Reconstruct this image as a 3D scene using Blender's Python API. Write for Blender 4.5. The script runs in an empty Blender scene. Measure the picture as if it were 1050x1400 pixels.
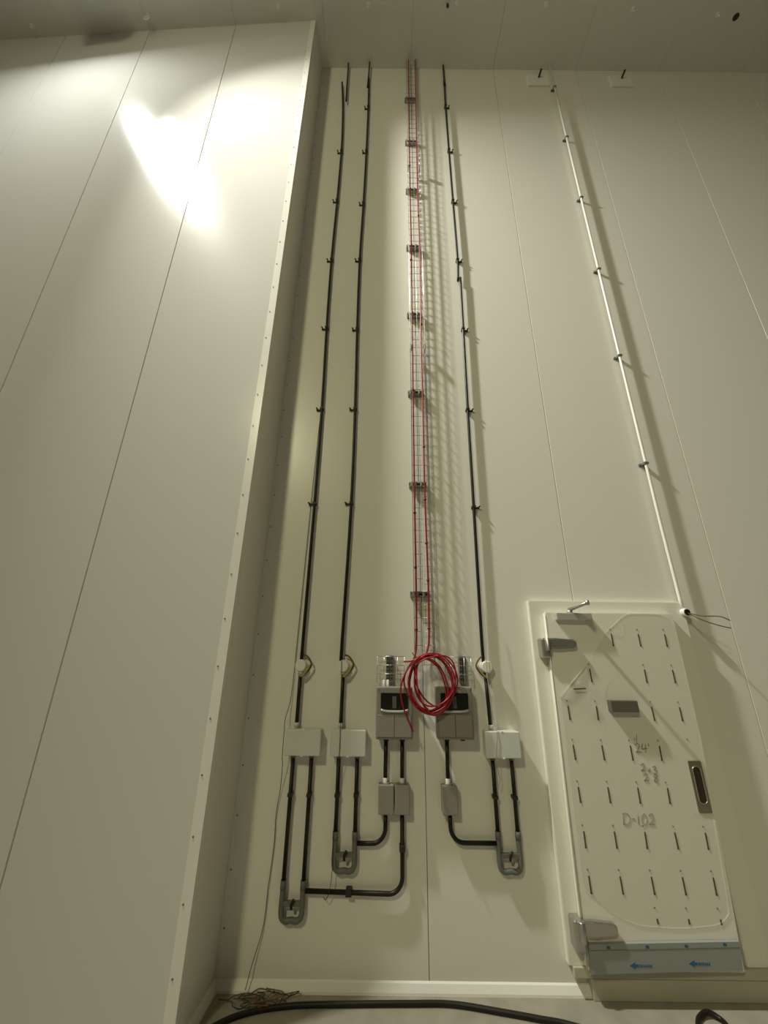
import bpy, bmesh, math, random
from mathutils import Vector, Matrix, Quaternion
R = random.Random(7)
sc = bpy.context.scene
C = sc.collection

# ------------------------------------------------------------------ camera, world, light, exposure
cam_d = bpy.data.cameras.new('camera')
cam_d.sensor_fit = 'VERTICAL'; cam_d.sensor_height = 36.0
cam_d.lens = 526.0 / 1400.0 * 36.0
cam_d.clip_start = 0.02; cam_d.clip_end = 200
cam = bpy.data.objects.new('camera', cam_d); C.objects.link(cam)
PITCH, YAW, ROLL = 0.3434, -0.0012, 0.0123
fw = Vector((math.sin(YAW) * math.cos(PITCH), math.cos(YAW) * math.cos(PITCH), math.sin(PITCH)))
rt = Vector((math.cos(YAW), -math.sin(YAW), 0)); up = rt.cross(fw)
r2 = math.cos(ROLL) * rt + math.sin(ROLL) * up; u2 = -math.sin(ROLL) * rt + math.cos(ROLL) * up
cam.matrix_world = Matrix(((r2.x, u2.x, -fw.x, 0.0), (r2.y, u2.y, -fw.y, -3.1009), (r2.z, u2.z, -fw.z, 1.9072), (0, 0, 0, 1)))
sc.camera = cam

world = bpy.data.worlds.new('hall'); sc.world = world; world.use_nodes = True
bg = world.node_tree.nodes['Background']
bg.inputs[0].default_value = (1.0, 0.92, 0.62, 1); bg.inputs[1].default_value = 0.03

def beam(pos, aim, w, h, power, col, spread):
    d = bpy.data.lights.new('floodlight_beam', 'AREA'); d.shape = 'RECTANGLE'; d.size = w; d.size_y = h
    d.energy = power; d.color = col; d.spread = math.radians(spread)
    o = bpy.data.objects.new('floodlight_beam', d); C.objects.link(o)
    zl = -Vector(aim).normalized(); yl = Vector((0, 1, 0)); yl = (yl - zl * yl.dot(zl)).normalized(); xl = yl.cross(zl)
    o.location = pos; o.rotation_euler = Matrix((xl, yl, zl)).transposed().to_euler()
    return o
LAMP_A = Vector((-3.98, -1.58, 9.66)); LAMP_ADDED = Vector((-3.68, -1.56, 9.66)); LAMP_B = Vector((-4.2, -9.5, 9.2))
beam_a = beam(LAMP_A, (0.12, -0.28, -0.95), 0.36, 0.80, 115, (0.99, 1.0, 0.95), 180)
beam_added = beam(LAMP_ADDED, (0.69, -0.27, -0.66), 0.20, 0.30, 370, (1.0, 0.98, 0.87), 96)  # added narrow head: sharpens the shadows and brightens the back wall
beam_b = beam(LAMP_B, (0.40, 0.72, -0.56), 0.9, 0.9, 132, (1.0, 0.94, 0.58), 120)

vs = sc.view_settings
vs.view_transform = 'Standard'; vs.look = 'None'; vs.gamma = 1.0; vs.use_curve_mapping = False; vs.exposure = 0.0

H = 9.878                      # ceiling height
XC, XE, DE, PHI = -0.9785, -1.008, 0.4465, 0.0463   # niche corner, projecting wall edge, its depth and skew
TL = Vector((-math.cos(PHI), math.sin(PHI), 0)); NL = Vector((-math.sin(PHI), -math.cos(PHI), 0)); EL = Vector((XE, -DE, 0))

# ------------------------------------------------------------------ materials
MATS = {}
def mat(name, col, rough=0.5, metal=0.0, spec=0.5, bump=0.0, scale=20.0, var=0.0, alpha=1.0, stretch=(1, 1, 1), emit=None, coat=0.0, rvar=0.0):
    m = bpy.data.materials.new(name); m.use_nodes = True
    nt = m.node_tree; b = nt.nodes['Principled BSDF']
    b.inputs['Base Color'].default_value = (*col, 1); b.inputs['Roughness'].default_value = rough
    b.inputs['Metallic'].default_value = metal; b.inputs['Specular IOR Level'].default_value = spec
    b.inputs['Alpha'].default_value = alpha; b.inputs['Coat Weight'].default_value = coat
    if emit:
        b.inputs['Emission Color'].default_value = (*emit[0], 1); b.inputs['Emission Strength'].default_value = emit[1]
    if bump or var or rvar:
        tc = nt.nodes.new('ShaderNodeTexCoord'); mp = nt.nodes.new('ShaderNodeMapping'); nz = nt.nodes.new('ShaderNodeTexNoise')
        mp.inputs['Scale'].default_value = stretch
        nz.inputs['Scale'].default_value = scale; nz.inputs['Detail'].default_value = 4
        nt.links.new(tc.outputs['Object'], mp.inputs[0]); nt.links.new(mp.outputs[0], nz.inputs['Vector'])
        if bump:
            bp = nt.nodes.new('ShaderNodeBump'); bp.inputs['Strength'].default_value = bump; bp.inputs['Distance'].default_value = 0.02
            nt.links.new(nz.outputs['Fac'], bp.inputs['Height']); nt.links.new(bp.outputs[0], b.inputs['Normal'])
        if var:
            mx = nt.nodes.new('ShaderNodeMix'); mx.data_type = 'RGBA'
            mx.inputs[6].default_value = (*[c * (1 - var) for c in col], 1); mx.inputs[7].default_value = (*[min(1, c * (1 + var)) for c in col], 1)
            nt.links.new(nz.outputs['Fac'], mx.inputs[0]); nt.links.new(mx.outputs[2], b.inputs['Base Color'])
        if rvar:
            mr = nt.nodes.new('ShaderNodeMapRange'); mr.inputs[3].default_value = rough - rvar; mr.inputs[4].default_value = rough + rvar
            nt.links.new(nz.outputs['Fac'], mr.inputs[0]); nt.links.new(mr.outputs[0], b.inputs['Roughness'])
    MATS[name] = m; return m
WALL = mat('white_panel', (0.83, 0.815, 0.74), 0.30, spec=0.45, bump=0.02, scale=1.6, stretch=(1, 1, 0.5))
LWALL = mat('dimmed_gloss_panel', (0.70, 0.70, 0.66), 0.165, spec=0.5, bump=0.02, scale=1.6, stretch=(1, 1, 0.5))  # same panels as WALL; colour dimmed here to offset the lamp hot spot
JOINT = mat('joint_sealant', (0.42, 0.40, 0.33), 0.7)
CEIL = mat('ceiling_panel', (0.80, 0.80, 0.74), 0.38, spec=0.4)
TRIM = mat('white_flashing', (0.84, 0.83, 0.77), 0.25)
BASE = mat('white_skirting', (0.86, 0.85, 0.78), 0.4)
FLOOR = mat('concrete', (0.31, 0.285, 0.225), 0.8, bump=0.15, scale=7, var=0.3)
BLACK = mat('black_plastic', (0.013, 0.011, 0.008), 0.42, spec=0.35)
CLIP = mat('dark_clip_plastic', (0.018, 0.016, 0.012), 0.5)
GREYP = mat('grey_plastic', (0.14, 0.15, 0.13), 0.5)
GREYBOX = mat('grey_enclosure', (0.24, 0.225, 0.195), 0.45)
GREYLID = mat('grey_enclosure_lid', (0.27, 0.25, 0.215), 0.42)
JBOX = mat('white_enclosure', (0.66, 0.69, 0.64), 0.4)
WHITE = mat('white_plastic', (0.82, 0.82, 0.76), 0.35)
WINDOW = mat('smoked_window', (0.012, 0.013, 0.011), 0.12)
GAUGE = mat('gauge_grey', (0.10, 0.10, 0.08), 0.4)
SILVER = mat('silver_plastic', (0.55, 0.55, 0.50), 0.3, metal=0.3)
ZINC = mat('zinc_wire', (0.62, 0.63, 0.60), 0.32, metal=0.9)
STRUT = mat('zinc_strut', (0.30, 0.31, 0.28), 0.45, metal=0.7)
DARKM = mat('dark_slot', (0.03, 0.03, 0.025), 0.6)
RED = mat('red_cable', (0.30, 0.008, 0.018), 0.4)
TIE = mat('dark_tie', (0.06, 0.01, 0.01), 0.5)
TAN = mat('tan_cord', (0.46, 0.33, 0.08), 0.6)
BROWN = mat('brown_cord', (0.16, 0.09, 0.025), 0.6)
THIN = mat('thin_dark_wire', (0.05, 0.045, 0.03), 0.6)
PALEW = mat('pale_wire', (0.45, 0.42, 0.30), 0.6)
COPPER = mat('rusty_wire', (0.20, 0.09, 0.05), 0.6)
CHROME = mat('brushed_steel', (0.50, 0.49, 0.45), 0.38, metal=0.9)
HANDLE = mat('satin_handle_plate', (0.30, 0.27, 0.19), 0.32, metal=0.85)
DARKPLATE = mat('dark_grey_plate', (0.12, 0.11, 0.085), 0.55)
DOORM = mat('door_skin', (0.85, 0.83, 0.74), 0.4)
FRAMEM = mat('door_frame_skin', (0.85, 0.83, 0.745), 0.35)
FILM = mat('protective_film', (0.82, 0.80, 0.71), 0.25, alpha=0.12)
FILME = mat('film_edge', (0.86, 0.84, 0.76), 0.25, alpha=0.25)
BLUEF = mat('blue_grey_film', (0.30, 0.32, 0.31), 0.35)
BLUE = mat('blue_print', (0.03, 0.12, 0.26), 0.5)
SLOTM = mat('slot_shadow', (0.13, 0.08, 0.055), 0.7)
PENCIL = mat('marker_ink', (0.28, 0.27, 0.22), 0.7)
SCREW = mat('screw_head', (0.20, 0.18, 0.13), 0.5)
PATCH = mat('bright_anchor_plate', (0.90, 0.90, 0.84), 0.35)
KERB = mat('kerb_panel', (0.50, 0.48, 0.38), 0.5)
HOUSE = mat('lamp_housing', (0.05, 0.05, 0.05), 0.5)
LENS2 = mat('cool_lamp_lens', (0.9, 0.9, 0.9), 0.3, emit=((1.0, 0.93, 0.6), 2.0))
LENS = mat('lamp_lens', (0.9, 0.9, 0.85), 0.3, emit=((1.0, 0.97, 0.88), 10.0))

# ------------------------------------------------------------------ mesh helpers (all in world coordinates)
def box(bm, x0, x1, y0, y1, z0, z1, bev=0.0, seg=2):
    g = bmesh.ops.create_cube(bm, size=1.0)
    vsn = g['verts']
    for v in vsn:
        v.co = Vector(((x0 + x1) / 2 + v.co.x * (x1 - x0), (y0 + y1) / 2 + v.co.y * (y1 - y0), (z0 + z1) / 2 + v.co.z * (z1 - z0)))
    if bev:
        es = {e for v in vsn for e in v.link_edges}
        bmesh.ops.bevel(bm, geom=list(es), offset=bev, segments=seg, affect='EDGES', profile=0.5)
    return bm
def B(*a, **k):
    return box(bmesh.new(), *a, **k)
def catmull(pts, n=6):
    P = [Vector(p) for p in pts]
    if len(P) < 3: return P
    Q = [P[0] * 2 - P[1]] + P + [P[-1] * 2 - P[-2]]
    out = []
    for i in range(1, len(Q) - 2):
        a, b, c, d = Q[i - 1], Q[i], Q[i + 1], Q[i + 2]
        for k in range(n):
            t = k / n
            out.append(0.5 * ((2 * b) + (c - a) * t + (2 * a - 5 * b + 4 * c - d) * t * t + (3 * b - a - 3 * c + d) * t ** 3))
    out.append(P[-1]); return out
def tube(bm, pts, r, seg=10, closed=False):
    P = [Vector(p) for p in pts]; n = len(P)
    tang = []
    for i in range(n):
        a = P[i - 1] if (i > 0 or closed) else P[i]; b = P[(i + 1) % n] if (i < n - 1 or closed) else P[i]
        t = b - a; tang.append(t.normalized() if t.length > 1e-9 else Vector((0, 0, 1)))
    ref = Vector((0, 1, 0)) if abs(tang[0].y) < 0.9 else Vector((1, 0, 0))
    nrm = (ref - tang[0] * ref.dot(tang[0])).normalized()
    rings = []
    for i in range(n):
        if i:
            nrm = tang[i - 1].rotation_difference(tang[i]) @ nrm
            nrm = (nrm - tang[i] * nrm.dot(tang[i])).normalized()
        bn = tang[i].cross(nrm)
        rr = r[i] if isinstance(r, (list, tuple)) else r
        rings.append([bm.verts.new(P[i] + rr * (math.cos(2 * math.pi * k / seg) * nrm + math.sin(2 * math.pi * k / seg) * bn)) for k in range(seg)])
    m = n if closed else n - 1
    for i in range(m):
        a, b = rings[i], rings[(i + 1) % n]
        for k in range(seg):
            f = bm.faces.new((a[k], a[(k + 1) % seg], b[(k + 1) % seg], b[k])); f.smooth = True
    if not closed:
        bm.faces.new(rings[0][::-1]); bm.faces.new(rings[-1])
    return bm
def T(pts, r, seg=10, closed=False, smooth=0):
    return tube(bmesh.new(), catmull(pts, smooth) if smooth else pts, r, seg, closed)
def cyl(bm, c, axis, r, h, seg=20, bev=0.0):
    c = Vector(c); a = Vector(axis).normalized()
    if bev:
        return tube(bm, [c, c + a * 1e-5, c + a * (h - bev), c + a * h], [r, r, r, r - bev], seg)
    return tube(bm, [c, c + a * h], r, seg)
def Cy(*a, **k): return cyl(bmesh.new(), *a, **k)
def prism(bm, poly, y0, y1):
    """polygon of (x,z) extruded between y0 and y1"""
    a = [bm.verts.new((x, y0, z)) for x, z in poly]; b = [bm.verts.new((x, y1, z)) for x, z in poly]
    n = len(poly)
    bm.faces.new(a); bm.faces.new(b[::-1])
    for i in range(n): bm.faces.new((a[i], b[i], b[(i + 1) % n], a[(i + 1) % n]))
    return bm
def Pr(*a): return prism(bmesh.new(), *a)
def hullbox(bm, bottom, z0, z1):
    """plan polygon of (x,y) extruded between z0 and z1"""
    a = [bm.verts.new((x, y, z0)) for x, y in bottom]; b = [bm.verts.new((x, y, z1)) for x, y in bottom]
    n = len(bottom); bm.faces.new(a); bm.faces.new(b[::-1])
    for i in range(n): bm.faces.new((a[i], b[i], b[(i + 1) % n], a[(i + 1) % n]))
    return bm
def rrect(x0, x1, z0, z1, r, n=5):
    out = []
    for cx, cz, a0 in ((x1 - r, z1 - r, 0), (x0 + r, z1 - r, 90), (x0 + r, z0 + r, 180), (x1 - r, z0 + r, 270)):
        for k in range(n + 1):
            a = math.radians(a0 + 90 * k / n); out.append((cx + r * math.cos(a), cz + r * math.sin(a)))
    return out
def mesh(name, bm, m):
    bmesh.ops.recalc_face_normals(bm, faces=bm.faces[:])
    me = bpy.data.meshes.new(name); bm.to_mesh(me); bm.free(); me.materials.append(m); return me
def root_loc(o):
    v = Vector((0, 0, 0))
    while o: v = v + o.location; o = o.parent
    return v
def part(name, bm, m, parent, label=None):
    off = root_loc(parent)
    for v in bm.verts: v.co -= off
    o = bpy.data.objects.new(name, mesh(name, bm, m)); C.objects.link(o); o.parent = parent
    if label: o['label'] = label
    return o
def inst(name, me, parent, loc, rot=None):
    o = bpy.data.objects.new(name, me); C.objects.link(o); o.parent = parent
    o.location = Vector(loc) - root_loc(parent)
    if rot: o.rotation_euler = rot
    return o
def thing(name, label, cat, loc, group=None, kind=None):
    o = bpy.data.objects.new(name, None); C.objects.link(o); o.location = loc; o.empty_display_size = 0.05
    o['label'] = label; o['category'] = cat
    if group: o['group'] = group
    if kind: o['kind'] = kind
    return o
def single(name, bm, m, label, cat, loc, group=None, kind=None):
    off = Vector(loc)
    for v in bm.verts: v.co -= off
    o = bpy.data.objects.new(name, mesh(name, bm, m)); C.objects.link(o); o.location = off
    o['label'] = label
    if cat: o['category'] = cat
    if group: o['group'] = group
    if kind: o['kind'] = kind
    return o
def struct(name, bm, m, label=None):
    o = bpy.data.objects.new(name, mesh(name, bm, m)); C.objects.link(o); o['kind'] = 'structure'
    if label: o['label'] = label
    return o

# ------------------------------------------------------------------ the setting
XR = 9.0; YF = -14.0; XL = -9.6
floor = struct('floor', B(XL, XR, YF, 0.3, -0.2, 0.0), FLOOR, 'bare light grey concrete floor')
ceil = struct('ceiling', B(XL, XR, YF, 0.3, H + 0.012, H + 0.2), JOINT, 'flat grey panel ceiling')
S0 = 0.3027; PW = 1.2
edges = [S0 + k * PW for k in range(-8, 8)]
G = 0.0012
for a, b in zip(edges[:-1], edges[1:]):
    part('panel', B(max(a, XL) + G, min(b, XR) - G, YF, 0.29, H, H + 0.03, bev=0.001, seg=1), CEIL, ceil)
wb = struct('wall_back', B(-1.2, XR, 0.012, 0.3, 0, H), JOINT, 'tall white panel wall at the back of the recess')
G = 0.002
bx = [-1.19, S0 - PW] + [S0 + k * PW for k in range(0, 8)]
for a, b in zip(bx[:-1], bx[1:]):
    part('panel', B(a + G, min(b, XR) - G, 0.0, 0.03, 0, H, bev=0.003, seg=2), WALL, wb)
# projecting wall on the left
def on_left(s, out=0.0, z=0.0):
    p = EL + TL * s + NL * out; return Vector((p.x, p.y, z))
wl = struct('wall_left', hullbox(bmesh.new(), [(XE - 0.02, -0.40), (XC - 0.02, 0.25), (XL, 0.25), tuple(on_left(8.6, -0.03)[:2]), tuple(on_left(0.05, -0.03)[:2])], 0, H), JOINT, 'glossy white panel wall projecting on the left')
def lpanel(s0, s1):
    bm = bmesh.new(); ps = [on_left(s0, 0), on_left(s1, 0), on_left(s1, -0.04), on_left(s0, -0.04)]
    hullbox(bm, [(p.x, p.y) for p in ps], 0, H)
    bmesh.ops.bevel(bm, geom=[e for e in bm.edges if abs(e.verts[0].co.z - e.verts[1].co.z) > 1], offset=0.003, segments=2, affect='EDGES')
    return bm
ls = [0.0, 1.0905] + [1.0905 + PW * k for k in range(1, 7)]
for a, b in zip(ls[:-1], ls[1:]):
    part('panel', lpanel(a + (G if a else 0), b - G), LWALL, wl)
part('return_panel', hullbox(bmesh.new(), [(XE + 0.001, -DE + 0.002), (XC, 0.0), (XC - 0.04, 0.0), (XE - 0.04, -DE + 0.04)], 0, H), WALL, wl)
# corner flashing on the projecting edge, with its screws
t1 = thing('trim_1', 'white metal corner flashing screwed over the edge of the left wall', 'trim', (XE, -DE, 0), kind='structure')
ps = [on_left(0.062, 0.0005), on_left(0.062, 0.002), on_left(-0.002, 0.002), Vector((XE + 0.0045, -DE + 0.06, 0)), Vector((XE + 0.003, -DE + 0.06, 0)), on_left(0.0, 0.0005)]
bm = hullbox(bmesh.new(), [(p.x, p.y) for p in ps], 0.05, H)
bmesh.ops.bevel(bm, geom=[e for e in bm.edges if abs(e.verts[0].co.z - e.verts[1].co.z) > 1], offset=0.0006, segments=2, affect='EDGES')
part('flashing', bm, TRIM, t1)
sm = mesh('screw', Cy((0, 0, 0), (0, -1, 0), 0.0055, 0.003, seg=10, bev=0.001), SCREW)
z = 0.311
for k in range(32):
    if z < H - 0.1: inst('screw', sm, t1, on_left(0.046, 0.002, z))
    z += 0.2965
t2 = thing('trim_2', 'flat white flashing strip along the inner corner of the recess', 'trim', (XC, 0, 0), kind='structure')
part('flashing', B(XC, -0.868, -0.0025, 0.0, 0.05, H, bev=0.0006, seg=1), TRIM, t2)
for k in range(33):
    z = 0.28 + 0.288 * k
    if z < H - 0.1: inst('screw', sm, t2, (-0.957, -0.0025, z))
# skirting with a sloped upper face
def skirting(name, a, b, out, label):
    a = Vector(a); b = Vector(b); o = Vector(out)
    prof = [(0.0, 0.0), (0.030, 0.0), (0.028, 0.012), (0.010, 0.044), (0.0, 0.050)]
    bm = bmesh.new(); r = [[bm.verts.new(p + o * d + Vector((0, 0, h))) for d, h in prof] for p in (a, b)]
    n = len(prof); bm.faces.new(r[0]); bm.faces.new(r[1][::-1])
    for i in range(n): bm.faces.new((r[0][i], r[1][i], r[1][(i + 1) % n], r[0][(i + 1) % n]))
    return struct(name, bm, BASE, label)
skirting('baseboard_back', (XC, 0, 0), (1.27, 0, 0), (0, -1, 0), 'white sloped skirting along the foot of the back wall')
skirting('baseboard_right', (2.33, 0, 0), (XR, 0, 0), (0, -1, 0), 'white sloped skirting to the right of the door')
sd = (Vector((XE, -DE, 0)) - Vector((XC, 0, 0))).normalized()
skirting('baseboard_recess', (XC, 0, 0), (XE, -DE, 0), (-sd.y, sd.x, 0), 'white sloped skirting along the side of the recess')
skirting('baseboard_left', on_left(0), on_left(8.6), NL, 'white sloped skirting at the foot of the left wall')

# ------------------------------------------------------------------ door
door = thing('door_1', 'white cold-room door with slotted protective film in a raised frame', 'door', (1.68, 0, 0), kind='structure')
DY = -0.10                                   # front of the leaf
FX0, FX1, FZ1 = 1.128, 2.335, 2.28
fb = bmesh.new()
prism(fb, [(FX0, 0.15), (FX0, FZ1), (FX1, FZ1), (FX1, 0.15), (2.19, 0.15), (2.19, 2.19), (1.235, 2.19), (1.235, 0.15)], -0.045, 0.0)
bmesh.ops.recalc_face_normals(fb, faces=fb.faces[:])
bmesh.ops.bevel(fb, geom=fb.edges[:], offset=0.004, segments=2, affect='EDGES')
part('frame', fb, FRAMEM, door)
LX0, LX1a, LX1b, LZ0, LZ1 = 1.226, 2.198, 2.15, 0.16, 2.19
leafp = [(LX0 - 0.008, LZ0), (LX0, LZ1), (LX1a, LZ1), (LX1a - 0.004, 1.36), (LX1b - 0.02, LZ0)]
lb = prism(bmesh.new(), leafp, DY, -0.046)
bmesh.ops.recalc_face_normals(lb, faces=lb.faces[:])
bmesh.ops.bevel(lb, geom=lb.edges[:], offset=0.005, segments=2, affect='EDGES')
leaf = part('leaf', lb, DOORM, door)
part('edge_seal', T([(LX0 - 0.004, DY + 0.002, 2.17), (LX0 - 0.012, DY + 0.002, 0.18)], 0.006, 8), WHITE, door)
# clear film, its rolled edge and lifted corner
fo = [(1.262, 1.600), (1.256, 1.2), (1.250, 0.60), (1.262, 0.525), (1.389, 0.436), (1.48, 0.392), (1.570, 0.369), (1.68, 0.362), (1.799, 0.358), (1.95, 0.368), (2.037, 0.381), (2.10, 0.42), (2.118, 0.48), (2.150, 0.9), (2.180, 1.4), (2.184, 2.08), (2.165, 2.13), (2.110, 2.172), (2.031, 2.184), (1.846, 2.178), (1.75, 2.115), (1.661, 2.045), (1.56, 1.92), (1.468, 1.805)]
film = part('film', Pr(fo, DY - 0.0018, DY - 0.0006), FILM, door, 'clear protective film stuck over the door')
ed = [(x, DY - 0.0015, z) for x, z in fo]
part('rolled_edge', T(ed[3:14], 0.0028, 6, smooth=4), FILME, film)
part('rolled_edge', T(ed[15:22], 0.0022, 6, smooth=4), FILME, film)
fl = bmesh.new()
N = 8
A_, B_, C_ = Vector((1.258, DY - 0.004, 1.602)), Vector((1.470, DY - 0.004, 1.808)), Vector((1.452, DY - 0.018, 1.56))
rows = []
for i in range(N + 1):
    t = i / N; row = []
    for j in range(N + 1 - i):
        s = j / N
        p = A_ * (1 - s - t) + B_ * s + C_ * t
        row.append(fl.verts.new(p + Vector((0, -0.022 * math.sin(min(1, t * 2.2) * math.pi / 1.3), 0))))
    rows.append(row)
for i in range(N):
    for j in range(N - i):
        f = fl.faces.new((rows[i][j], rows[i][j + 1], rows[i + 1][j])); f.smooth = True
        if j < N - i - 1:
            f = fl.faces.new((rows[i][j + 1], rows[i + 1][j + 1], rows[i + 1][j])); f.smooth = True
flap = part('film_flap', fl, FILM, film, 'lifted corner of film folded over')
part('fold_edge', T([A_ + Vector((0, -0.004, 0)), (A_ + B_) / 2 + Vector((-0.006, -0.010, 0.006)), B_ + Vector((0, -0.003, 0))], [0.0075, 0.006, 0.003], 8), FILME, film)
for pts in ([(1.70, 2.03), (1.78, 2.02), (1.80, 2.08), (1.79, 2.15)], [(1.63, 1.72), (1.585, 1.66), (1.57, 1.59)], [(2.02, 0.93), (2.10, 0.93), (2.14, 0.89)]):
    part('wrinkle', T([(x, DY - 0.0018, z) for x, z in pts], 0.0022, 6, smooth=5), FILM, film)
# slots punched through the film
sl = bmesh.new(); prism(sl, rrect(-0.0046, 0.0046, -0.044, 0.044, 0.0045, 4), -0.0012, 0.0)
slot_me = mesh('slot', sl, SLOTM)
sl = bmesh.new(); prism(sl, rrect(-0.0065, 0.0065, -0.0065, 0.0065, 0.0064, 4), -0.001, 0.0)
pin_me = mesh('slot_end', sl, SLOTM)
hole_me = mesh('punch_hole', Cy((0, 0, 0), (0, -1, 0), 0.0055, 0.001, seg=8), PENCIL)
rowsd = {1.996: (1.700, 1.901, 2.097), 1.750: (1.499, 1.894, 2.097), 1.508: (1.306, 1.504, 1.893, 2.088), 1.268: (1.306, 1.501, 1.694, 1.891),
         1.026: (1.302, 1.497, 1.693, 1.888), 0.786: (1.298, 1.494, 1.687, 1.880, 2.073), 0.559: (1.293, 1.487, 1.680, 1.872, 2.061)}
for z, xs in rowsd.items():
    for x in xs:
        s = inst('slot', slot_me, door, (x, DY - 0.002, z), (0, math.radians(R.uniform(-2, 2)), 0))
        e = inst('slot_end', pin_me, s, (x, DY - 0.0025, z - 0.040))
        inst('punch_hole', hole_me, door, (x - 0.004, DY - 0.002, z + 0.074))
for x in (1.670, 1.859, 2.051):
    s = inst('slot', slot_me, door, (x, DY - 0.002, 0.389)); s.scale = (1, 1, 0.3)
    inst('punch_hole', hole_me, door, (x - 0.004, DY - 0.002, 0.452))
inst('slot', slot_me, door, (1.392, DY - 0.032, 1.663), (0, math.radians(87), 0))
inst('punch_hole', hole_me, door, (2.092, DY - 0.002, 1.352))
# handwriting on the film
def pen(strokes, x, z, sx, sz, slant=0.0, rad=0.0016, name='marker_writing'):
    for st in strokes:
        part(name, T([(x + (u + slant * v) * sx, DY - 0.0022, z + v * sz) for u, v in st], rad, 5, smooth=4 if len(st) > 2 else 0), PENCIL, door)
Dg = {'D': [[(0.15, 0), (0.15, 1)], [(0, 0.95), (0.5, 1), (0.9, 0.75), (0.95, 0.35), (0.6, 0.0), (0.1, 0.02)]],
      '-': [[(0.1, 0.5), (0.8, 0.52)]], '1': [[(0.4, 0), (0.4, 1)]],
      '0': [[(0.5, 1), (0.1, 0.7), (0.1, 0.25), (0.5, 0), (0.85, 0.3), (0.85, 0.75), (0.5, 1)]],
      '2': [[(0.05, 0.8), (0.45, 1), (0.8, 0.75), (0.5, 0.35), (0.05, 0), (0.45, 0.06), (0.95, 0.02)]],
      '4': [[(0.3, 1), (0.05, 0.4), (0.9, 0.45)], [(0.7, 0.9), (0.65, 0)]], "'": [[(0.4, 1), (0.35, 0.7)]],
      '8': [[(0.8, 0.85), (0.4, 1), (0.15, 0.75), (0.8, 0.3), (0.45, 0), (0.1, 0.25), (0.75, 0.7), (0.8, 0.85)]],
      '3': [[(0.1, 0.9), (0.6, 1), (0.7, 0.7), (0.3, 0.52), (0.8, 0.3), (0.5, 0), (0.05, 0.1)]],
      'x': [[(0.1, 0.65), (0.7, 0.25)], [(0.7, 0.65), (0.1, 0.25)]], '/': [[(0.1, 0.0), (0.6, 0.9)]]}
x = 1.553
for ch, w in (('D', 0.052), ('-', 0.032), ('1', 0.022), ('0', 0.040), ('2', 0.042)):
    pen(Dg[ch], x, 0.868, w, 0.060, 0.15); x += w + 0.006
x = 1.722
for ch, w in (('2', 0.038), ('4', 0.042), ("'", 0.02)):
    pen(Dg[ch], x, 1.272, w, 0.052, 0.1, 0.0022); x += w + 0.004
pen(Dg['/'], 1.738, 1.330, 0.022, 0.055, 0, 0.0018); pen(Dg['1'], 1.722, 1.340, 0.02, 0.018, 0, 0.0018)
x = 1.735
for ch, w, zz in (('2', 0.034, 1.165), ('x', 0.026, 1.150), ('3', 0.034, 1.150)):
    pen(Dg[ch], x, zz, w, 0.042, 0.1, 0.002); x += w + 0.008
x = 1.742
for ch, w in (('2', 0.034), ('8', 0.034)):
    pen(Dg[ch], x, 1.108 - (x - 1.742) * 0.1, w, 0.042, 0.1, 0.002); x += w + 0.030
# recessed handle
hd = part('handle', Pr(rrect(2.062, 2.148, 0.935, 1.226, 0.006, 3), DY - 0.006, DY - 0.001), HANDLE, door, 'satin metal recessed pull handle')
part('recess', Pr(rrect(2.078, 2.132, 0.985, 1.195, 0.024, 6), DY - 0.0075, DY - 0.0055), mat('handle_recess', (0.06, 0.05, 0.03), 0.35, metal=0.6), hd)
part('recess_rim', T([(xx, DY - 0.0075, zz) for xx, zz in rrect(2.078, 2.132, 0.985, 1.195, 0.024, 6)], 0.0035, 8, closed=True), CHROME, hd)
# kick plate
kp = part('kick_plate', Pr([(1.222, 0.158), (1.231, 0.290), (2.122, 0.312), (2.104, 0.187)], DY - 0.022, DY - 0.002), BLUEF, door, 'kick plate in blue-grey film')
part('fold_line', Pr([(1.234, 0.262), (1.234, 0.2645), (2.116, 0.2875), (2.116, 0.285)], DY - 0.0232, DY - 0.0215), GREYP, kp)
for x, z in ((1.343, 0.278), (1.572, 0.283), (1.802, 0.289), (2.03, 0.298)):
    part('blue_mark', Pr(rrect(x - 0.011, x + 0.011, z - 0.007, z + 0.007, 0.006, 3), DY - 0.0230, DY - 0.0215), BLUE, kp)
def arrow(x, z, w):
    y0, y1 = DY - 0.0232, DY - 0.0215
    h = 0.016
    part('arrow_print', Pr([(x, z), (x + 0.035, z + h), (x + 0.030, z + 0.006), (x + 0.052, z + 0.006), (x + 0.052, z - 0.006), (x + 0.030, z - 0.006), (x + 0.035, z - h)], y0, y1), BLUE, kp)
    xx = x + 0.056
    while xx < x + w:
        ww = R.uniform(0.006, 0.010); part('letter_print', Pr([(xx, z - 0.006), (xx + 0.002, z + 0.007), (xx + ww, z + R.uniform(0.002, 0.008)), (xx + ww, z - 0.006)], y0, y1), BLUE, kp)
        xx += ww + 0.003
arrow(1.452, 0.200, 0.120); arrow(1.797, 0.212, 0.118)
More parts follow.
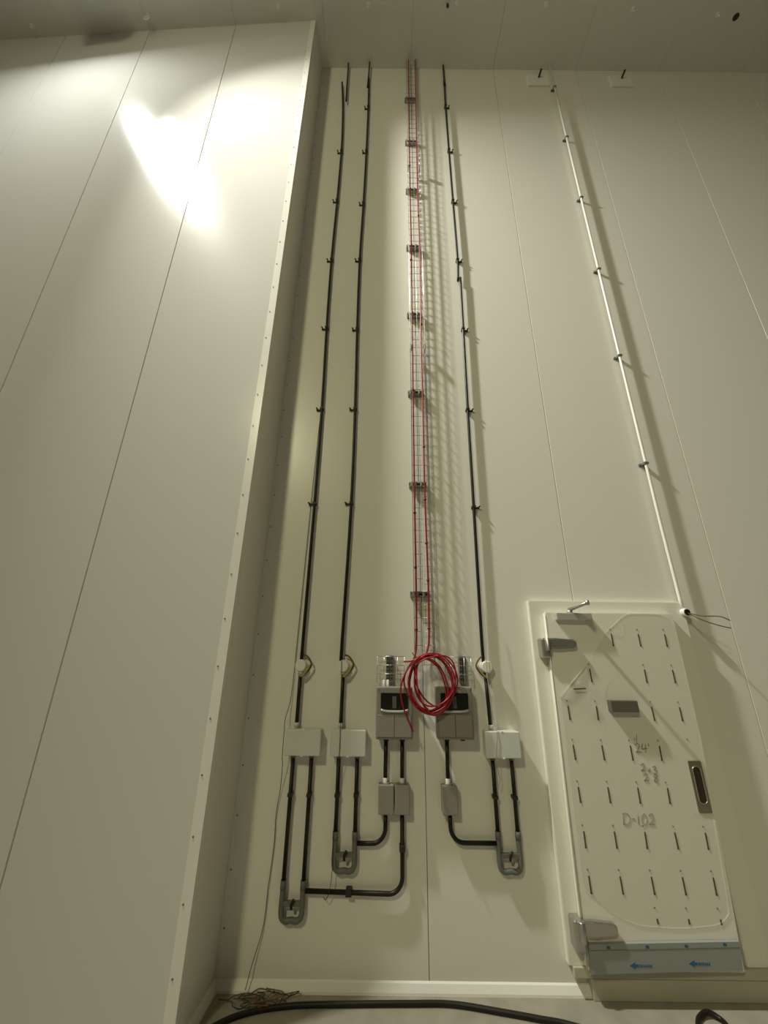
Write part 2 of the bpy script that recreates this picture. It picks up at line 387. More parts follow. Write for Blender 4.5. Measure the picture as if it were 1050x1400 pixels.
# hinges
def hinge(x, z, s, ln):
    h = part('hinge', B(x, x + 0.062, -0.135, -0.044, z - 0.135 * s, z + 0.004, bev=0.014, seg=3), CHROME, door, 'brushed steel strap hinge')
    part('knuckle', Cy((x + 0.045, -0.135, z - 0.085 * s), (0, 0, 1), 0.020, 0.088 * s, bev=0.004), CHROME, h)
    bm = Pr([(x + 0.045, z + 0.002), (x + 0.11, z + 0.004), (x + ln - 0.02, z - 0.006), (x + ln, z - 0.03), (x + ln - 0.02, z - 0.062), (x + 0.11, z - 0.072), (x + 0.045, z - 0.066)], -0.140, DY - 0.002)
    bmesh.ops.recalc_face_normals(bm, faces=bm.faces[:])
    bmesh.ops.bevel(bm, geom=bm.edges[:], offset=0.008, segments=3, affect='EDGES')
    part('strap', bm, CHROME, h)
hinge(1.160, 1.998, 1.0, 0.262); hinge(1.152, 0.398, 1.1, 0.262)
# closer with its folded arm standing out from the door
cb = B(1.292, 1.556, -0.146, DY - 0.001, 2.130, 2.182, bev=0.005)
cl = part('door_closer', cb, SILVER, door, 'grey metal door closer with folded arm')
part('spindle', Cy((1.405, -0.122, 2.18), (0, 0, 1), 0.020, 0.02), CHROME, cl)
bm = bmesh.new(); tube(bm, [(1.405, -0.122, 2.207), (1.43, -0.22, 2.222), (1.448, -0.315, 2.237)], [0.015, 0.010, 0.012], 8); cyl(bm, (1.448, -0.315, 2.222), (0, 0, 1), 0.014, 0.032)
part('arm', bm, CHROME, cl)
# stop block
part('stop_block', B(1.584, 1.772, -0.150, DY - 0.001, 1.520, 1.592, bev=0.003), DARKPLATE, door, 'dark grey block standing out from the door')
# kerb under the leaf
kb = part('kerb', B(1.25, 2.335, -0.050, 0.0, 0.0, 0.10, bev=0.004), KERB, door)
part('threshold', B(1.150, 2.36, -0.058, 0.0, 0.102, 0.152, bev=0.004), KERB, door)
part('joint', B(1.558, 1.562, -0.0586, -0.057, 0.104, 0.150), JOINT, door)

# ------------------------------------------------------------------ conduits
PY = -0.034; PR = 0.0125
def conduit(name, label, cat, pts, r=PR, m=BLACK, smooth=0, clips=(), cside=-1, group=None, couplers=()):
    zmin = min(p[2] for p in pts)
    t = thing(name, label, cat, (pts[-1][0], 0, pts[-1][2]), group)
    part('pipe', T(pts, r, 12, smooth=smooth), m, t)
    for x, z in clips:
        cm = bmesh.new()
        box(cm, x - r - 0.004, x + r + 0.004, PY - r - 0.003, 0.0, z - 0.010, z + 0.010, bev=0.003)
        if cside:
            s = cside
            box(cm, min(x, x + s * 0.055), max(x, x + s * 0.055), -0.014, 0.0, z - 0.007, z + 0.007, bev=0.002)
            tube(cm, [(x + s * 0.045, -0.010, z), (x + s * 0.045, -0.030, z + 0.002), (x + s * 0.056, -0.036, z + 0.008)], 0.007, 6)
        part('clip', cm, CLIP, t)
    for c in couplers:
        part('coupler', tube(bmesh.new(), [c[0], c[1]], r + 0.005, 12), BLACK, t)
    return t
def V(pts, y=PY): return [(x, y, z) for x, z in pts]
conduit('electrical_conduit', 'short black conduit stub hanging from the ceiling beside the leftmost long conduit', 'conduit', V([(-0.597, H - 0.001), (-0.590, 8.950)], -0.045), r=0.011)
conduit('electrical_conduit', 'leftmost long black conduit, its free top end stopping short of the ceiling', 'conduit',
        V([(-0.668, 9.42), (-0.632, 8.9), (-0.612, 8.387), (-0.602, 7.883), (-0.606, 7.0), (-0.618, 5.96), (-0.612, 5.0), (-0.597, 4.02), (-0.597, 3.07), (-0.604, 1.94), (-0.604, 1.775)]), smooth=4,
        clips=[(-0.602, 7.883), (-0.608, 6.945), (-0.618, 5.964), (-0.612, 4.999), (-0.597, 4.025), (-0.597, 3.074)])
o = conduit('electrical_conduit', 'long black conduit between the leftmost conduit and the wire cable tray', 'conduit',
        V([(-0.290, 9.52), (-0.284, 8.87), (-0.284, 7.9), (-0.292, 6.9), (-0.306, 5.97), (-0.300, 4.99), (-0.286, 4.03), (-0.284, 3.08), (-0.308, 1.95), (-0.310, 1.82)]), smooth=4,
        clips=[(-0.284, 8.85), (-0.284, 7.89), (-0.292, 6.9), (-0.306, 5.97), (-0.300, 4.99), (-0.286, 4.03), (-0.284, 3.08)])
conduit('electrical_conduit', 'short black conduit under the ceiling overlapping the top of the second conduit', 'conduit', V([(-0.290, H - 0.001), (-0.297, 9.5), (-0.305, 9.25)], -0.058), r=0.011)
conduit('electrical_conduit', 'upper length of black conduit right of the cable tray, coupler near the ceiling', 'conduit',
        V([(0.772, H - 0.001), (0.772, 9.44), (0.766, 8.89), (0.768, 7.93), (0.772, 6.97), (0.776, 5.99), (0.764, 5.66)]), smooth=4, cside=1,
        clips=[(0.766, 8.89), (0.768, 7.93), (0.772, 6.96), (0.776, 5.98)], couplers=[((0.772, PY, 9.50), (0.772, PY, 9.36))])
conduit('electrical_conduit', 'lower length of the black conduit to the right of the cable tray', 'conduit',
        V([(0.792, 5.71), (0.786, 5.35), (0.781, 5.0), (0.768, 4.035), (0.759, 3.06), (0.748, 2.06), (0.749, 1.825)]), smooth=4, cside=1,
        clips=[(0.781, 5.0), (0.768, 4.035), (0.759, 3.06)])
for x0, x1, w in ((-0.603, -0.603, 'leftmost white junction box'), (-0.289, -0.291, 'middle white junction box'), (0.757, 0.767, 'rightmost white junction box')):
    t = conduit('short_conduit', 'short black conduit dropping into the top of the ' + w, 'conduit', V([(x0, 1.755), (x1, 1.412)]), r=0.0135)
    part('gland', Cy((x1, PY - 0.004, 1.388), (0, 0, 1), 0.017, 0.028), JBOX, t)

# round conduit boxes with looped cord
def round_box(x, z, side, w, square=False):
    t = thing('round_junction_box', w, 'junction box', (x, 0, z - 0.04), 'round white conduit boxes')
    part('body', Cy((x, 0.0, z), (0, -1, 0), 0.042, 0.06, seg=24, bev=0.003), WHITE, t)
    part('lid', Cy((x, -0.06, z), (0, -1, 0), 0.037, 0.006, seg=24, bev=0.002), WHITE, t)
    part('spout', Cy((x, PY, z - 0.068), (0, 0, 1), 0.016, 0.034), WHITE, t)
    s = side
    lp = [(x + s * 0.01, -0.030, z + 0.075), (x + s * 0.045, -0.045, z + 0.062), (x + s * 0.078, -0.05, z + 0.008), (x + s * 0.050, -0.045, z - 0.042), (x + s * 0.012, -0.040, z - 0.070), (x - s * 0.012, -0.035, z - 0.048)]
    part('cord', T(lp, 0.0065, 7, smooth=3), BROWN, t, 'brown looped cord')
    lp2 = [(x - s * 0.012, -0.052, z - 0.052), (x + s * 0.010, -0.058, z - 0.072), (x + s * 0.048, -0.062, z - 0.034), (x + s * 0.070, -0.060, z + 0.010)]
    part('strap', T(lp2, 0.006, 7, smooth=3), TAN, t, 'mustard yellow strap')
    return t
round_box(-0.602, 1.790, 1, 'round white conduit box on the leftmost long black conduit')
round_box(-0.291, 1.790, 1, 'round white conduit box on the long black conduit left of the detectors')
round_box(0.767, 1.796, -1, 'round white conduit box on the black conduit right of the red coil')

# white junction boxes
def jbox(x0, x1, z0, z1, w):
    t = thing('junction_box', w, 'junction box', ((x0 + x1) / 2, 0, z0), 'white junction boxes')
    part('body', B(x0 + 0.003, x1 - 0.003, -0.070, 0.0, z0 + 0.003, z1 - 0.003, bev=0.008, seg=3), JBOX, t)
    part('lid', B(x0, x1, -0.094, -0.0705, z0, z1, bev=0.007, seg=3), JBOX, t)
    xm = (x0 + x1) / 2
    for zz in (z0 + 0.001, z1 - 0.001):
        part('latch', B(xm - 0.008, xm + 0.008, -0.096, -0.07, zz - 0.005, zz + 0.005, bev=0.002), WHITE, t)
    return t
jbox(-0.664, -0.418, 1.222, 1.381, 'leftmost white junction box with two conduit legs below')
jbox(-0.352, -0.108, 1.221, 1.382, 'middle white junction box, left of the grey detector')
jbox(0.708, 0.950, 1.222, 1.384, 'rightmost white junction box, nearest the door')

# paired legs and grey U fittings
sets = [(-0.608, -0.482, 1.235, 0.517, 0.318, 'leftmost white junction box'), (-0.294, -0.167, 1.235, 0.772, 0.564, 'middle white junction box'), (0.765, 0.895, 1.235, 0.784, 0.571, 'rightmost white junction box')]
for xa, xb, zt, zm, zb, w in sets:
    for x, sd_ in ((xa, 'left'), (xb, 'right')):
        t = conduit('drop_conduit', '%s black conduit leg under the %s' % (sd_, w), 'conduit', V([(x, zt - 0.02), (x, zm)]), r=0.0135, clips=[(x, 0.985)], cside=0, group='paired conduit legs')
        part('gland', Cy((x, PY, zt - 0.034), (0, 0, 1), 0.017, 0.024), GREYP, t)
    t = thing('conduit_u_fitting', 'grey plastic U fitting closing the two legs below the ' + w, 'conduit fitting', ((xa + xb) / 2, 0, zb), 'grey U fittings')
    r = 0.0165; zc = zb + 0.02
    pts = V([(xa, zm + 0.012), (xa, zm - 0.05), (xa - 0.002, zc + 0.045), (xa + 0.006, zc + 0.010), (xa + 0.03, zc - 0.004), ((xa + xb) / 2, zc), (xb - 0.03, zc - 0.004), (xb - 0.006, zc + 0.010), (xb + 0.002, zc + 0.045), (xb, zm - 0.05), (xb, zm + 0.012)])
    part('u_tube', T(pts, r, 12, smooth=4), GREYP, t)
    zx = zb + 0.100
    part('crossbar', B(xa + 0.006, xb - 0.006, PY - 0.012, PY + 0.012, zx - 0.012, zx + 0.014, bev=0.004), GREYP, t)
    part('hook', T([((xa + xb) / 2, PY - 0.01, zx - 0.022), ((xa + xb) / 2, PY - 0.022, zx), ((xa + xb) / 2 + 0.012, PY - 0.026, zx + 0.03)], 0.008, 8), BLACK, t)
    for x in (xa, xb):
        part('socket', T(V([(x, zm + 0.016), (x, zm - 0.03)]), 0.0185, 12), GREYP, t)

# grey detectors
def detector(x0, x1, z0, z1, w, nglands, plug):
    t = thing('detector_unit', w, 'detector', ((x0 + x1) / 2, 0, z0), 'grey detectors')
    part('back_shell', B(x0 + 0.004, x1 - 0.004, -0.055, 0.0, z0 + 0.004, z1 - 0.004, bev=0.010, seg=3), GREYBOX, t)
    xm = (x0 + x1) / 2; zs = z0 + 0.165
    part('front_cover', B(x0, x1, -0.118, -0.056, z0, z1, bev=0.010, seg=3), GREYBOX, t)
    part('lower_flap', B(x0 + 0.012, xm - 0.001, -0.126, -0.1185, z0 + 0.016, zs - 0.012, bev=0.003), GREYLID, t)
    part('lower_flap', B(xm + 0.001, x1 - 0.012, -0.126, -0.1185, z0 + 0.016, zs - 0.012, bev=0.003), GREYLID, t)
    wd = part('window', Pr(rrect(x0 + 0.032, x1 - 0.032, zs + 0.018, z1 - 0.040, 0.006, 3), -0.1215, -0.1185), WINDOW, t, 'dark window')
    part('gauge', B(xm - 0.014, xm + 0.014, -0.124, -0.122, zs + 0.028, z1 - 0.062, bev=0.001, seg=1), GAUGE, wd)
    lip = []
    for k in range(13):
        u = -1 + k / 6; lip.append((xm + u * (x1 - x0 - 0.066) / 2, -0.124, zs + 0.008 + 0.011 * u * u * u * u - 0.0))
    part('lip', T(lip, 0.008, 8), SILVER, t, 'pale curved lip under window')
    for xx in (x0 + 0.016, x1 - 0.016):
        for zz in (z0 + 0.016, z1 - 0.016): inst('screw', sm, t, (xx, -0.118, zz))
    for gx in nglands:
        part('gland', Cy((gx, PY, z0 - 0.022), (0, 0, 1), 0.018, 0.03), BLACK, t)
    if plug: part('plug', Cy((plug, -0.06, z0 - 0.014), (0, 0, 1), 0.016, 0.02), BLACK, t)
    return t
d1 = detector(-0.042, 0.214, 1.330, 1.660, 'grey detector with dark window left of the red cable coil', (0.031, 0.144), None)
for x in (0.012, 0.040): part('nozzle', Cy((x, -0.05, 1.656), (0, 0, 1), 0.010, 0.045, bev=0.003), WHITE, d1)
d2 = detector(0.378, 0.634, 1.334, 1.664, 'grey detector with dark window partly hidden behind the red cable coil', (0.457,), 0.56)
# conduits between detectors and small boxes
for x, w in ((0.030, 'left of two black conduits below the left detector'), (0.144, 'right of two black conduits below the left detector'), (0.455, 'short black conduit below the right detector')):
    t = conduit('short_conduit', w, 'conduit', V([(x, 1.325), (x - 0.003, 1.09)]), r=0.0135)
    part('gland', Cy((x - 0.003, PY, 1.056), (0, 0, 1), 0.016, 0.034, bev=0.004), WHITE, t)
def sbox(x0, x1, z0, z1, w):
    t = thing('switch_box', w, 'electrical box', ((x0 + x1) / 2, 0, z0), 'small grey conduit boxes')
    part('body', B(x0 + 0.002, x1 - 0.002, -0.052, 0.0, z0 + 0.002, z1 - 0.002, bev=0.005), GREYBOX, t)
    part('lid', B(x0, x1, -0.074, -0.053, z0, z1, bev=0.006, seg=3), GREYLID, t)
    part('collar', Cy(((x0 + x1) / 2, PY, z1 - 0.004), (0, 0, 1), 0.026, 0.010), GREYLID, t)
    return t
sbox(-0.019, 0.085, 0.890, 1.057, 'left of the two small grey boxes standing side by side')
sbox(0.092, 0.190, 0.890, 1.057, 'right of the two small grey boxes standing side by side')
sbox(0.404, 0.508, 0.892, 1.055, 'lone small grey box below the right detector')
def elbow(label, x, ztop, zbot, xend, rad, clips=()):
    s = 1 if xend > x else -1
    pts = [(x, ztop), (x, zbot + rad)]
    for k in range(1, 9):
        a = math.pi / 2 * k / 8; pts.append((x + s * rad * (1 - math.cos(a)), zbot + rad - rad * math.sin(a)))
    pts.append((xend, zbot + (0.010 if abs(xend - x) > 0.4 else 0)))
    t = conduit('elbow_conduit', label, 'conduit', V(pts), r=0.0135)
    for cx, cz in clips:
        part('clip', B(cx - 0.019, cx + 0.019, PY - 0.02, 0.0, cz - 0.019, cz + 0.019, bev=0.005), CLIP, t)
elbow('black elbow conduit from the left small box to the middle U fitting', 0.031, 0.893, 0.725, -0.150, 0.085)
elbow('long black elbow conduit from the second small box to the lowest U fitting', 0.141, 0.893, 0.470, -0.468, 0.085, [(0.141, 0.703), (-0.195, 0.476)])
elbow('black elbow conduit from the lone small box to the rightmost U fitting', 0.457, 0.895, 0.734, 0.750, 0.085)

# ------------------------------------------------------------------ wire cable tray with red cables
tray = thing('cable_tray', 'tall narrow wire mesh cable tray rising to the ceiling', 'cable tray', (0.308, 0, 1.80))
TX0, TX1, TYF, TYB = 0.236, 0.380, -0.102, -0.048
ZT0, ZT1 = 1.80, H - 0.002
for x, y in ((TX0, TYF), (TX1, TYF), (TX0, -0.072), (TX1, -0.072), (TX0 + 0.004, TYB), (0.308, TYB), (TX1 - 0.004, TYB)):
    part('long_wire', T([(x, y, ZT0), (x, y, ZT1)], 0.0026, 6), ZINC, tray)
cw = mesh('cross_wire', T([(TX0, TYF, 0), (TX0, TYB - 0.006, 0), (TX0 + 0.006, TYB, 0), (TX1 - 0.006, TYB, 0), (TX1, TYB - 0.006, 0), (TX1, TYF, 0)], 0.0031, 6), ZINC)
for k in range(81):
    inst('cross_wire', cw, tray, (0, 0, 1.84 + 0.1 * k)) if 1.84 + 0.1 * k < ZT1 else None
for z in (9.03, 8.08, 7.13, 6.17, 5.18, 4.21, 3.26, 2.32):
    bm = bmesh.new(); x0, x1 = 0.212, 0.362
    prof = [(-0.021, -0.0), (-0.021, -0.043), (-0.010, -0.043), (-0.010, -0.040), (-0.018, -0.040), (-0.018, -0.003), (0.018, -0.003), (0.018, -0.040), (0.010, -0.040), (0.010, -0.043), (0.021, -0.043), (0.021, 0.0)]
    a = [bm.verts.new((x0, y, z + h)) for h, y in prof]; b = [bm.verts.new((x1, y, z + h)) for h, y in prof]; n = len(prof)
    bm.faces.new(a); bm.faces.new(b[::-1])
    for i in range(n): bm.faces.new((a[i], b[i], b[(i + 1) % n], a[(i + 1) % n]))
    s = part('strut', bm, STRUT, tray, 'zinc strut channel')
    for cx in (x0 + 0.02, 0.270, 0.318):
        part('clamp', B(cx - 0.009, cx + 0.009, -0.056, -0.040, z - 0.020, z + 0.020, bev=0.003), STRUT, s)
for x in (TX0 + 0.003, TX1 - 0.003):
    for z in (4.70, 7.46):
        part('splice_clip', B(x - 0.006, x + 0.006, -0.106, -0.050, z - 0.03, z + 0.03, bev=0.003), STRUT, tray)
def red_run(label, pts, ties):
    t = thing('red_cable', label, 'cable', (pts[-1][0], pts[-1][1], pts[-1][2]))
    part('cable', T(pts, 0.0072, 8, smooth=6), RED, t)
    for x, z in ties: part('cable_tie', T([(x, -0.088, z - 0.006), (x, -0.088, z + 0.006)], 0.0115, 8), TIE, t)
    return t
red_run('left of two red cables running up the wire tray', [(0.268, -0.086, H - 0.002), (0.262, -0.088, 8.4), (0.259, -0.088, 7.09), (0.262, -0.088, 6.2), (0.257, -0.088, 5.43), (0.255, -0.088, 4.5), (0.253, -0.088, 4.0), (0.252, -0.088, 3.14), (0.253, -0.088, 2.5), (0.250, -0.09, 2.035), (0.243, -0.10, 1.90), (0.225, -0.115, 1.845)],
        [(0.252, 2.98), (0.252, 2.52), (0.250, 2.05), (0.256, 4.2), (0.258, 5.9), (0.260, 7.5)])
red_run('right of two red cables running up the wire tray', [(0.362, -0.086, H - 0.002), (0.354, -0.088, 8.4), (0.347, -0.088, 7.09), (0.352, -0.088, 6.2), (0.349, -0.088, 5.43), (0.340, -0.088, 4.7), (0.343, -0.088, 4.0), (0.339, -0.088, 3.18), (0.348, -0.088, 2.42), (0.344, -0.092, 2.035), (0.332, -0.10, 1.92), (0.30, -0.115, 1.86)],
        [(0.341, 3.10), (0.343, 2.72), (0.347, 2.42), (0.345, 2.06), (0.342, 3.6), (0.350, 5.0), (0.350, 6.6)])
# coil of red cable
coil = thing('red_cable_coil', 'loose coil of red cable hanging in front of the two grey detectors', 'cable', (0.325, -0.15, 1.48))
cx0, cz0 = 0.268, 1.835
loops = [(0.352, 1.700, 0.172, 0.188, -0.35), (0.345, 1.690, 0.160, 0.182, -0.25), (0.330, 1.688, 0.150, 0.190, 0.10), (0.315, 1.678, 0.135, 0.190, 0.22), (0.372, 1.712, 0.140, 0.170, -0.55),
         (0.350, 1.672, 0.112, 0.182, 0.30), (0.338, 1.695, 0.096, 0.172, 0.42), (0.318, 1.700, 0.172, 0.178, -0.05), (0.360, 1.690, 0.125, 0.196, 0.16)]
for k, (cx, cz, rx, rz, tilt) in enumerate(loops):
    pts = []
    for j in range(32):
        a = 2 * math.pi * j / 32
        u = rx * math.cos(a) + 0.006 * math.sin(2 * a + k); v = rz * math.sin(a) + 0.006 * math.cos(3 * a + 2 * k)
        x = cx + u * math.cos(tilt) - v * math.sin(tilt); z = cz + u * math.sin(tilt) + v * math.cos(tilt)
        w = max(0.0, 1.0 - math.hypot(x - 0.245, z - 1.845) / 0.16)          # drawn together at the binding
        x += (0.250 - x) * 0.55 * w; z += (1.848 - z) * 0.55 * w
        pts.append((x, -0.142 - 0.0095 * (k % 5) - 0.006 * math.sin(2 * a + k), z))
    part('loop', T(pts, 0.0056, 7, closed=True), RED, coil)
part('loose_end', T([(0.225, -0.16, 1.835), (0.165, -0.17, 1.76), (0.128, -0.175, 1.66), (0.138, -0.175, 1.56), (0.172, -0.17, 1.47), (0.212, -0.165, 1.388)], 0.0058, 7, smooth=6), RED, coil)
part('loose_end', T([(0.34, -0.16, 1.86), (0.26, -0.17, 1.852), (0.20, -0.172, 1.832), (0.148, -0.17, 1.828)], 0.0058, 7, smooth=6), RED, coil)
part('loose_end', T([(0.30, -0.15, 1.88), (0.24, -0.17, 1.83), (0.19, -0.17, 1.74), (0.20, -0.17, 1.62), (0.28, -0.17, 1.52), (0.37, -0.17, 1.49), (0.43, -0.17, 1.53)], 0.0058, 7, smooth=6), RED, coil)
part('binding', T([(0.235, -0.19, 1.80), (0.255, -0.135, 1.84), (0.235, -0.125, 1.86)], 0.010, 7, smooth=4), TIE, coil)
part('tie_tail', T([(0.245, -0.16, 1.84), (0.21, -0.18, 1.89)], 0.003, 5), BLACK, coil)
# small mesh baskets with strut above the detectors
def basket(x0, x1, sx0, label):
    t = thing('mesh_basket', label, 'wire basket', ((x0 + x1) / 2, 0, 1.69), 'short wire baskets above the detectors')
    for x in (x0, x1, x0 + 0.05, x1 - 0.05):
        part('long_wire', T([(x, -0.050, 1.68), (x, -0.050, 1.862)], 0.0024, 6), ZINC, t)
    for z in (1.86, 1.80, 1.74):
        part('cross_wire', T([(x0, -0.050, z), (x1, -0.050, z)], 0.0024, 6), ZINC, t)
    for k in range(2):
        xx = sx0 + 0.030 * k
        s = part('strut', B(xx, xx + 0.022, -0.044, 0.0, 1.685, 1.868, bev=0.002), STRUT, t, 'slotted zinc strut')
        for q in range(6):
            zz = 1.70 + 0.027 * q; part('slot', B(xx + 0.005, xx + 0.017, -0.0455, -0.044, zz, zz + 0.016), DARKM, s)
basket(-0.039, 0.161, 0.026, 'short wire mesh basket above the left detector')
basket(0.460, 0.653, 0.565, 'short wire mesh basket above the right detector, behind the coil')

# ------------------------------------------------------------------ white conduit on the right
wc = thing('white_conduit', 'thin white conduit running down the right of the wall to the door corner', 'conduit', (2.31, 0, 2.2))
part('pipe', T([(2.305, -0.045, H - 0.001), (2.303, -0.045, 7.0), (2.306, -0.045, 4.7), (2.309, -0.045, 3.0), (2.318, -0.045, 2.3), (2.320, -0.048, 2.225)], 0.0125, 12), WHITE, wc)
for z in (9.33, 8.19, 7.015, 5.843, 4.669, 3.486):
    part('clip', B(2.286, 2.326, -0.062, 0.0, z - 0.011, z + 0.011, bev=0.003), GREYP, wc)
    part('clip_foot', B(2.268, 2.29, -0.02, 0.0, z - 0.010, z + 0.010, bev=0.003), GREYP, wc)
eb = part('elbow_end', Cy((2.322, -0.030, 2.205), (0.05, -1, -0.05), 0.030, 0.05, bev=0.003), WHITE, wc)
part('opening', Cy((2.3245, -0.0795, 2.2028), (0.05, -1, -0.05), 0.023, 0.003), BLACK, eb)
part('loose_wire', T([(2.325, -0.075, 2.200), (2.36, -0.16, 2.17), (2.43, -0.24, 2.16), (2.47, -0.27, 2.13)], 0.0035, 6, smooth=5), THIN, wc)
part('loose_wire', T([(2.325, -0.075, 2.198), (2.37, -0.15, 2.14), (2.43, -0.21, 2.10), (2.485, -0.24, 2.08)], 0.0035, 6, smooth=5), THIN, wc)
part('bracket', B(2.283, 2.300, -0.03, 0.0, 2.20, 2.26, bev=0.003), GREYP, wc)

# ------------------------------------------------------------------ anchor plates, ceiling bolts
for x0, label in ((1.962, 'bright square anchor plate under the ceiling left of the white conduit'), (3.145, 'bright square anchor plate under the ceiling right of the white conduit')):
    t = thing('anchor_plate', label, 'anchor plate', (x0 + 0.155, 0, 9.44), 'anchor plates under the ceiling')
    part('plate', B(x0, x0 + 0.305, -0.022, 0.0, 9.44, 9.71, bev=0.004), PATCH, t)
    part('rod', T([(x0 + 0.17, -0.01, 9.63), (x0 + 0.18, -0.10, 9.66)], 0.014, 8), DARKM, t)
cb_ = [(-4.897, -0.369, 'ceiling bolt at the far left'), (-3.253, -0.476, 'ceiling bolt with an eye ring above the bright glare'), (-1.474, -0.563, 'ceiling bolt above the edge of the left wall'), (-0.287, -0.577, 'ceiling bolt above the second black conduit'), (0.871, -0.605, 'ceiling bolt above the conduit right of the cable tray'), (2.039, -0.60, 'ceiling bolt left of the white conduit top'), (3.196, -0.569, 'ceiling bolt above the right anchor plate'), (4.341, -0.533, 'ceiling bolt nearest the dark corner on the right')]
for i, (x, y, w) in enumerate(cb_):
    t = thing('ceiling_bolt', w, 'bolt', (x, y, H), 'bolts along the ceiling')
    part('cap', Cy((x, y, H), (0, 0, -1), 0.028, 0.010, seg=14, bev=0.003), PATCH, t)
    part('shank', Cy((x, y, H - 0.008), (0, 0, -1), 0.010, 0.05, seg=10, bev=0.003), WHITE, t)
    if i == 1:
        part('eye_ring', T([(x + 0.035 * math.cos(a), y, H - 0.075 + 0.035 * math.sin(a)) for a in [2 * math.pi * k / 18 for k in range(18)]], 0.008, 7, closed=True), PATCH, t)
single('ceiling_plug', Cy((4.591, -0.516, H), (0, 0, -1), 0.036, 0.012, seg=14, bev=0.004), DARKM, 'dark round plug in the ceiling at the far right', 'plug', (4.591, -0.516, H))
single('ceiling_plug', Cy((0.749, -0.592, H), (0, 0, -1), 0.016, 0.05, seg=10, bev=0.004), DARKM, 'small dark peg in the ceiling beside a pale bolt', 'plug', (0.749, -0.592, H))

# ------------------------------------------------------------------ loose wires and floor cables
single('thin_wire', T([(-0.612, -0.012, 3.90), (-0.622, -0.012, 3.536), (-0.632, -0.012, 3.07), (-0.652, -0.012, 1.942), (-0.655, -0.014, 1.757), (-0.662, -0.02, 1.565), (-0.680, -0.06, 1.441), (-0.676, -0.08, 1.369), (-0.674, -0.08, 1.216), (-0.672, -0.06, 1.16), (-0.682, -0.02, 1.004), (-0.697, -0.012, 0.864), (-0.693, -0.010, 0.714), (-0.703, -0.010, 0.532), (-0.707, -0.012, 0.477), (-0.715, -0.012, 0.293), (-0.760, -0.03, 0.12), (-0.775, -0.06, 0.035)], 0.0024, 6, smooth=5), THIN,
       'thin wire hanging down the wall left of the leftmost junction box', 'wire', (-0.775, -0.06, 0.035))
single('thin_wire', T([(-0.303, -0.07, 1.835), (-0.295, -0.072, 1.70), (-0.294, -0.06, 1.55), (-0.289, -0.085, 1.42), (-0.286, -0.099, 1.375), (-0.286, -0.099, 1.226), (-0.292, -0.07, 1.12), (-0.300, -0.055, 0.95), (-0.306, -0.055, 0.76), (-0.303, -0.057, 0.57), (-0.318, -0.056, 0.48), (-0.335, -0.05, 0.445), (-0.352, -0.04, 0.455)], 0.0022, 6, smooth=5), THIN,
       'thin wire hanging over the front of the middle junction box', 'wire', (-0.335, -0.05, 0.44))
single('thin_wire', T([(0.770, -0.06, 2.25), (0.773, -0.065, 2.061), (0.760, -0.075, 1.80), (0.765, -0.08, 1.62), (0.779, -0.095, 1.462), (0.792, -0.100, 1.359), (0.776, -0.102, 1.27), (0.778, -0.095, 1.20), (0.79, -0.07, 1.13), (0.80, -0.06, 1.09), (0.785, -0.06, 1.05)], 0.0022, 6, smooth=5), PALEW,
       'thin pale wire hanging over the rightmost junction box', 'wire', (0.785, -0.06, 1.05))
HZ = 0.014
single('floor_cable', T([(-1.25, -0.62, HZ), (-1.0, -0.38, HZ), (-0.85, -0.239, HZ), (-0.699, -0.165, HZ), (-0.485, -0.124, HZ), (-0.198, -0.110, HZ), (0.176, -0.100, HZ), (0.426, -0.101, HZ), (0.702, -0.150, HZ), (0.89, -0.188, HZ), (1.039, -0.222, HZ), (1.3, -0.33, HZ), (1.7, -0.62, HZ)], 0.0135, 10, smooth=8), BLACK,
       'thick black cable lying across the floor along the foot of the wall', 'cable', (0.1, -0.2, 0.0))
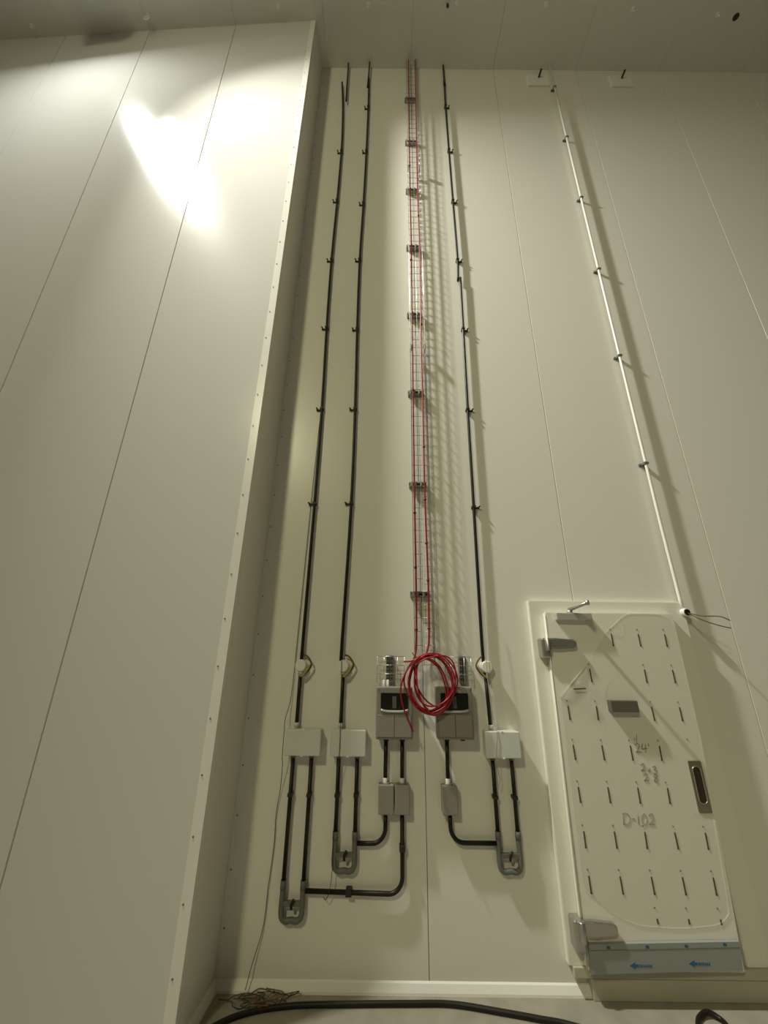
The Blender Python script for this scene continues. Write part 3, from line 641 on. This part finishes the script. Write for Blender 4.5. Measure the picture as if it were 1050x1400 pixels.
single('floor_cable', T([(1.55, -0.52, HZ), (1.66, -0.32, HZ), (1.735, -0.205, HZ), (1.782, -0.160, HZ), (1.838, -0.146, HZ + 0.01), (1.882, -0.172, HZ), (1.885, -0.22, HZ), (1.86, -0.33, HZ), (1.90, -0.6, HZ)], 0.0125, 10, smooth=8), BLACK,
       'black cable loop on the floor in front of the door', 'cable', (1.8, -0.3, 0.0))
tg = thing('wire_tangle', 'tangle of thin rusty wire on the floor in the recess corner', 'wire', (-0.68, -0.09, 0.0))
for k in range(5):
    pts = []; a = R.uniform(0, 6); cx, cy = -0.70 + R.uniform(-0.12, 0.16), -0.09 + R.uniform(-0.02, 0.02)
    for j in range(14):
        a += R.uniform(0.4, 0.75); rx = R.uniform(0.05, 0.16); ry = R.uniform(0.02, 0.06)
        pts.append((max(-0.93, min(-0.42, cx + rx * math.cos(a))), min(-0.036, cy + ry * math.sin(a)), 0.004 + R.uniform(0, 0.03)))
    part('strand', T(pts, 0.0022, 5, smooth=5), COPPER if k % 2 else THIN, tg)

# ------------------------------------------------------------------ floodlight under the ceiling, out of frame to the upper left
def floodlight(pos, lamp, w, h, label, lens):
    t = thing('floodlight', label, 'lamp', tuple(pos)); q = lamp.rotation_euler.to_quaternion()
    def place(bm):
        for v in bm.verts: v.co = pos + (q @ v.co)
        return bm
    part('housing', place(B(-w / 2 - 0.03, w / 2 + 0.03, -h / 2 - 0.03, h / 2 + 0.03, 0.03, 0.07, bev=0.01)), HOUSE, t)
    part('lens', place(B(-w / 2, w / 2, -h / 2, h / 2, 0.012, 0.028)), lens, t)
    for k in range(7):
        x = -w / 2 + k * w / 6.2; part('fin', place(B(x, x + 0.008, -h / 2, h / 2, 0.07, 0.09)), HOUSE, t)
    a = pos + q @ Vector((0, 0, 0.07))
    part('bracket', T([a, (a.x, a.y, (a.z + H) / 2), (a.x, a.y, H)], 0.014, 8), HOUSE, t)
floodlight(LAMP_A, beam_a, 0.36, 0.80, 'black floodlight hung under the ceiling in front of the left wall', LENS)
floodlight(LAMP_ADDED, beam_added, 0.20, 0.30, 'added narrow black floodlight beside the floodlight in front of the left wall', LENS)
floodlight(LAMP_B, beam_b, 0.9, 0.9, 'large black floodlight hung under the ceiling far back in the hall', LENS2)
